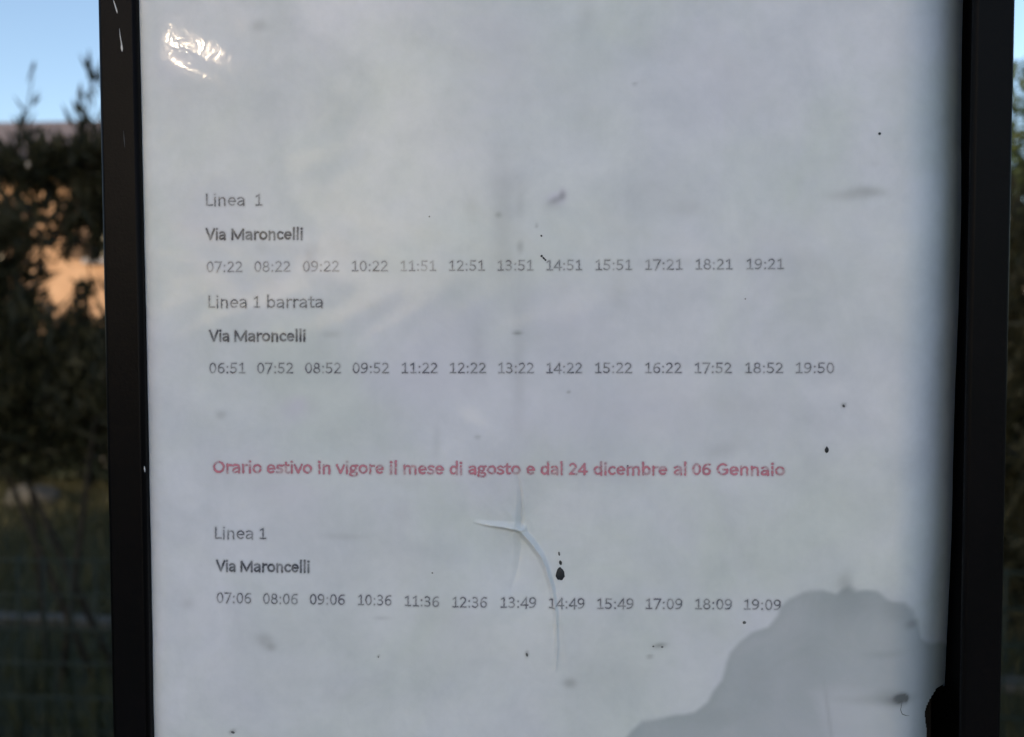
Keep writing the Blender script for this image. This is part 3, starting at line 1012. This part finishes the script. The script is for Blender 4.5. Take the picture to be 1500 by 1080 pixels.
def bez(a, b, c, d, n=10):
    r = []
    for k in range(n + 1):
        t = k / n; u = 1 - t
        r.append(tuple(u ** 3 * a[i] + 3 * u * u * t * b[i] + 3 * u * t * t * c[i] + t ** 3 * d[i] for i in (0, 1)))
    return r


SIX = [arc(.262, .196, .168, .163, 0, 360), bez((.415, .585), (.20, .63), (.075, .46), (.094, .20))]
ARCH = lambda x: bez((x, .335), (x + .08, .46), (x + .285, .50), (x + .285, .27)) + [(x + .285, 0)]
GLYPH = {   # centre lines of a humanist sans, em = 1: (advance, strokes, dots)
    '0': (.507, [arc(.253, .317, .172, .283, 0, 360, 24)], []),
    '1': (.507, [[(.115, .034), (.425, .034)], [(.278, .03), (.278, .600), (.128, .505)]], []),
    '2': (.507, [arc(.235, .445, .158, .156, 148, -32) + [(.088, .045)], [(.080, .034), (.432, .034)]], []),
    '3': (.507, [arc(.222, .463, .150, .138, 138, -90), arc(.212, .178, .183, .147, 90, -138), [(.16, .326), (.23, .326)]], []),
    '4': (.507, [[(.360, .0), (.360, .602), (.050, .188)], [(.045, .172), (.475, .172)]], []),
    '5': (.507, [[(.400, .600), (.125, .600), (.112, .335)] + arc(.215, .196, .185, .162, 118, -140)], []),
    '6': (.507, SIX, []),
    '7': (.507, [[(.062, .600), (.440, .600), (.172, .0)]], []),
    '8': (.507, [arc(.253, .463, .140, .137, 0, 360), arc(.253, .178, .176, .146, 0, 360)], []),
    '9': (.507, [[(.507 - x, .634 - y) for x, y in st] for st in SIX], []),
    ':': (.267, [], [(.133, .050), (.133, .395)]),
    'L': (.42, [[(.105, .634), (.105, .034), (.390, .034)]], []),
    'i': (.229, [[(.115, 0), (.115, .462)]], [(.115, .628)]),
    'n': (.525, [[(.110, 0), (.110, .462)], ARCH(.115)], []),
    'm': (.799, [[(.110, 0), (.110, .462)], bez((.115, .335), (.18, .46), (.395, .50), (.395, .27)) + [(.395, 0)], bez((.400, .335), (.465, .46), (.685, .50), (.685, .27)) + [(.685, 0)]], []),
    'e': (.498, [[(.09, .243), (.425, .243)], arc(.257, .233, .172, .203, 3, 312)], []),
    'a': (.479, [bez((.085, .395), (.16, .455), (.375, .49), (.375, .29)) + [(.375, 0)], bez((.375, .262), (.05, .285), (.015, .06), (.15, .032)) + bez((.15, .032), (.23, .02), (.31, .06), (.375, .14))], []),
    'V': (.567, [[(.040, .634), (.283, .02), (.527, .634)]], []),
    'M': (.855, [[(.108, 0), (.118, .600), (.427, .06), (.737, .600), (.747, 0)]], []),
    'r': (.349, [[(.110, 0), (.110, .462)], bez((.112, .31), (.16, .42), (.23, .455), (.325, .425))], []),
    'o': (.527, [arc(.263, .233, .188, .203, 0, 360, 24)], []),
    'c': (.423, [arc(.247, .233, .175, .203, 48, 312)], []),
    'l': (.229, [[(.115, 0), (.115, .700)]], []),
    'b': (.525, [[(.110, 0), (.110, .700)], arc(.280, .233, .165, .203, 0, 360)], []),
    'd': (.525, [[(.415, 0), (.415, .700)], arc(.245, .233, .165, .203, 0, 360)], []),
    't': (.335, [[(.150, .575), (.150, .14)] + bez((.150, .14), (.15, .01), (.24, .01), (.31, .045)), [(.03, .432), (.300, .432)]], []),
    's': (.391, [bez((.330, .395), (.22, .47), (.05, .43), (.085, .325)) + bez((.085, .325), (.11, .22), (.33, .26), (.335, .125)) + bez((.335, .125), (.33, .0), (.13, .01), (.055, .06))], []),
    'v': (.452, [[(.035, .462), (.226, .02), (.417, .462)]], []),
    'g': (.471, [arc(.215, .300, .132, .134, 0, 360), [(.22, .432), (.435, .432)], bez((.13, .195), (.04, .12), (.08, .07), (.22, .075)) + bez((.22, .075), (.34, .07), (.41, .05), (.41, -.03)), arc(.228, -.055, .180, .085, 15, -200)], []),
    'O': (.662, [arc(.331, .317, .252, .285, 0, 360, 26)], []),
    'G': (.631, [arc(.335, .317, .255, .285, 52, 322, 24) + [(.545, .15), (.545, .300), (.360, .300)]], []),
}


def board_points(px, py):
    """vectorised board_point on the plane y = 0"""
    dc = np.stack([(px - 750) / F_PX, -(py - 540) / F_PX, -np.ones_like(px)], -1)
    d = dc @ np.array(R3).T
    t = (0 - CAM_LOC.y) / d[..., 1]
    return CAM_LOC.x + d[..., 0] * t, CAM_LOC.z + d[..., 2] * t


STYLE_W = {'regular': .043, 'times': .043, 'bold': .067, 'red': .068}
word_no = 0


def lettering(name, text, x0, x1, yl, yr, cap, style):
    """flat print: ink coverage of a word on a thin patch that follows the sheet; ink spans x0..x1 px, baseline yl..yr px"""
    global word_no
    word_no += 1
    hw = STYLE_W[style]
    strokes, dots, pen = [], [], 0.0
    for ch in text:
        adv, st, dt_ = GLYPH[ch]
        strokes += [np.array([(x + pen, y) for x, y in q]) for q in st]
        dots += [(x + pen, y) for x, y in dt_]
        pen += adv
    allx = np.concatenate([q[:, 0] for q in strokes])
    a, b = allx.min() - hw, allx.max() + hw
    em = cap / .634
    sx = (x1 - x0) / (b - a)                       # px per em along the line
    step = .021
    ys = np.arange(-.24, .80, step)
    us = np.arange(a - .09, b + .09, step * em / sx)
    U, W = np.meshgrid(us, ys)
    D = np.full(U.shape, 9.0)
    for q in strokes:
        d, _, _ = seg_dist(U, W, q)
        D = np.minimum(D, d - hw)
    for (cx, cy) in dots:
        D = np.minimum(D, np.hypot(U - cx, W - cy) - hw * 1.22)
    # ink that has run a little in the damp
    fr = np.random.default_rng(word_no)
    ph = fr.uniform(0, 6.28, 6)
    D = D + .010 * np.sin(U * 19 + ph[0]) * np.sin(W * 23 + ph[1]) + .006 * np.sin(U * 47 + ph[2] + 2 * np.sin(W * 31 + ph[3]))
    core = np.clip(.5 - D / .075, 0, 1); core = core * core * (3 - 2 * core)
    halo = .30 * np.exp(-np.clip(D, 0, 9) / .050)
    ink = np.maximum(core, halo)
    patch = .80 + .20 * np.sin(U * 4.1 + ph[4]) * np.cos(W * 5 + ph[5])
    ink *= patch
    if 380 < yl < 400 and style == 'times':            # the first row of times has bled and faded most
        ink *= .86 if x0 > 700 else (.74 + .16 * math.sin(x0 * .05))
    PXx = x0 + (U - a) * sx
    PYy = yl + (yr - yl) * (PXx - x0) / max(x1 - x0, 1) - W * em
    X, Z = board_points(PXx, PYy)
    Y = height(X, Z) - .00007
    V = np.stack([X, Y, Z], -1).reshape(-1, 3)
    ny_, nx_ = U.shape
    ii = (np.arange(ny_ - 1)[:, None] * nx_ + np.arange(nx_ - 1)[None, :])
    F = np.stack([ii, ii + 1, ii + nx_ + 1, ii + nx_], -1).reshape(-1, 4)
    F = F[ink.ravel()[F].max(1) > .035]
    used, inv = np.unique(F, return_inverse=True)
    me = mesh_np(name, V[used], inv.reshape(-1, 4), INK[style], True)
    for nm, arr in (('ink', ink), ('core', core)):
        at = me.attributes.new(nm, 'FLOAT', 'POINT')
        at.data.foreach_set('value', arr.ravel()[used].astype(np.float32))
    return link(name, me, timetable)


def row_base(r, x):
    (xa, ya), (xb, yb) = r
    return ya + (yb - ya) * (x - xa) / (xb - xa)


def words(name, items, row, cap, style):
    for (txt, x0, x1) in items:
        lettering(name, txt, x0, x1, row_base(row, x0), row_base(row, x1), cap, style)


R1 = ((302, 302.0), (1150, 299.0))
words('line_heading', [('Linea', 303, 359), ('1', 375, 385)], R1, 16.6, 'regular')
words('stop_name', [('Via', 302, 331.5), ('Maroncelli', 339.5, 444)], ((302, 351.3), (1150, 348)), 15.2, 'bold')
T1 = ((304, 399), (1148, 394.4))
words('departure_time', [('07:22', 303.6, 355.6), ('08:22', 373.2, 426), ('09:22', 444.4, 497.2), ('10:22', 515.8, 568.4), ('11:51', 587, 638.7), ('12:51', 657.9, 710), ('13:51', 728.9, 781.5),
                         ('14:51', 800.5, 852.9), ('15:51', 872.5, 926), ('17:21', 945.3, 1000), ('18:21', 1019, 1073.3), ('19:21', 1093.9, 1148.4)], T1, 15.3, 'times')
words('line_heading', [('Linea', 306, 362), ('1', 372.4, 381.7), ('barrata', 391.9, 473)], ((306, 451), (1150, 449.5)), 16.6, 'regular')
words('stop_name', [('Via', 306.6, 336.4), ('Maroncelli', 343.5, 447.8)], ((306, 499.8), (1150, 499)), 15.2, 'bold')
words('departure_time', [('06:51', 307.3, 359.8), ('07:52', 377, 430), ('08:52', 447.3, 500.2), ('09:52', 517, 570), ('11:22', 588.8, 641), ('12:22', 659, 712), ('13:22', 730, 782),
                         ('14:22', 800.5, 853), ('15:22', 871.8, 926), ('16:22', 945.3, 998.7), ('17:52', 1018, 1072), ('18:52', 1092, 1147.6), ('19:50', 1166.3, 1222.3)],
      ((307, 547), (1222, 546.8)), 15.3, 'times')
words('notice_word', [('Orario', 312, 384), ('estivo', 391, 458), ('in', 466.5, 485), ('vigore', 492, 563), ('il', 571, 582), ('mese', 591, 651), ('di', 659, 677.5), ('agosto', 686, 763), ('e', 771, 784),
                      ('dal', 791.5, 824.5), ('24', 833, 861), ('dicembre', 869, 978), ('al', 987, 1006), ('06', 1014, 1042), ('Gennaio', 1050, 1151)],
      ((312, 692.3), (1151, 696.6)), 16.4, 'red')
words('line_heading', [('Linea', 315.4, 371), ('1', 380.8, 390.4)], ((315, 789), (1150, 795)), 16.4, 'regular')
words('stop_name', [('Via', 316.8, 345.6), ('Maroncelli', 352.6, 453.8)], ((316, 836.3), (1150, 845)), 15.0, 'bold')
words('departure_time', [('07:06', 317.8, 368.6), ('08:06', 386.2, 436.8), ('09:06', 454.4, 505.6), ('10:36', 524.8, 573.8), ('11:36', 593.6, 643.8), ('12:36', 663.4, 713.6), ('13:49', 733.7, 785.2),
                         ('14:49', 804, 856), ('15:49', 874.4, 927.8), ('17:09', 945.9, 999.5), ('18:09', 1018.6, 1072.6), ('19:09', 1090.6, 1144.6)],
      ((318, 883), (1145, 895)), 15.3, 'times')


# ------------------------------------------------------------------ specks and drips of dirt on the film
def spot(px, py, hw, hh, name='dirt_speck', mat='ink_spot', tear=0.0, seed=0, ang=0, dome=.25):
    rr = random.Random(seed)
    x0, z0 = board_point(px, py)
    N = 18
    V = [(0, 0, 0)]
    ring = []
    for k in range(N):
        t = 2 * math.pi * k / N
        r = 1 + rr.uniform(-.08, .08)
        u = math.cos(t) * hw * r
        v = math.sin(t) * hh * r
        if tear and math.sin(t) > 0:
            u *= (1 - tear * math.sin(t) ** 1.5); v *= 1.15
        c_, s_ = math.cos(math.radians(ang)), math.sin(math.radians(ang))
        ring.append(((u * c_ - v * s_) * PX, (u * s_ + v * c_) * PX))
    V = []
    for f, l in ((1, .00003), (.75, .6), (.4, .92)):
        for (u, v) in ring:
            x, z = x0 + u * f, z0 + v * f
            V.append((x, float(height(x, z)) - .00006 - (l if f == 1 else l * dome * hw * PX), z))
    V.append((x0, float(height(x0, z0)) - .00006 - dome * hw * PX, z0))
    F = []
    for q in range(2):
        for k in range(N):
            F.append((q * N + k, q * N + (k + 1) % N, (q + 1) * N + (k + 1) % N, (q + 1) * N + k))
    for k in range(N):
        F.append((2 * N + k, 2 * N + (k + 1) % N, 3 * N))
    me = bpy.data.meshes.new(name); me.from_pydata(V, [], F); me.materials.append(M[mat])
    me.polygons.foreach_set('use_smooth', [True] * len(F)); me.update()
    return link(name, me, timetable)


o = spot(820.5, 841, 6.8, 9.2, 'dried_drip', tear=.55, seed=1)
o['label'] = 'black teardrop shaped dried drip'
spot(821, 824.5, 2.1, 3.4, seed=2, ang=8); spot(819, 811.5, 1.4, 3.2, 'dirt_speck', 'dirt', seed=3, ang=10)
spot(793, 345.7, 1.4, 1.6, seed=4); spot(793.4, 375.3, 1.7, 1.6, seed=5); spot(796.5, 378.4, 1.3, 2.6, seed=6, ang=45); spot(799, 381, 1.5, 1.4, seed=7)
spot(1211.8, 659.5, 3.0, 4.6, tear=.7, seed=8); spot(1288, 196.3, 2.0, 2.0, seed=9); spot(1091, 913, 2.6, 2.2, 'dirt_speck', 'dirt', seed=10)
spot(919.5, 682.5, 1.2, 1.1, seed=11); spot(772, 958, 1.6, 3.0, 'dirt_speck', 'dirt', seed=12, ang=15); spot(555, 961.5, 1.1, 1.1, 'dirt_speck', 'dirt', seed=13)
spot(342, 1072, 3.0, 1.8, 'dirt_speck', 'dirt', seed=14, ang=-15); spot(634, 838, 1.2, 1.2, 'dirt_speck', 'dirt', seed=15); spot(1236.5, 595, 1.8, 2.2, 'dirt_speck', 'dirt', seed=16, ang=30)
spot(629, 317.5, 1.1, 1.1, 'dirt_speck', 'dirt', seed=17); spot(1092, 438, 1.0, 1.0, 'dirt_speck', 'dirt', seed=18); spot(957, 947, 1.6, 1.2, 'dirt_speck', 'dirt', seed=19); spot(970, 948, 1.8, 1.3, 'dirt_speck', 'dirt', seed=20)

def film_y(x, z):
    return float(height(x, z)) - .00004


streak([(1328, 1037), (1326, 1047), (1329, 1054), (1336, 1058), (1343, 1060)], [.8, 1.1, 1.2, 1.0, .3], 'mud_trail', M['dirt'], timetable, 0.0, film_y)
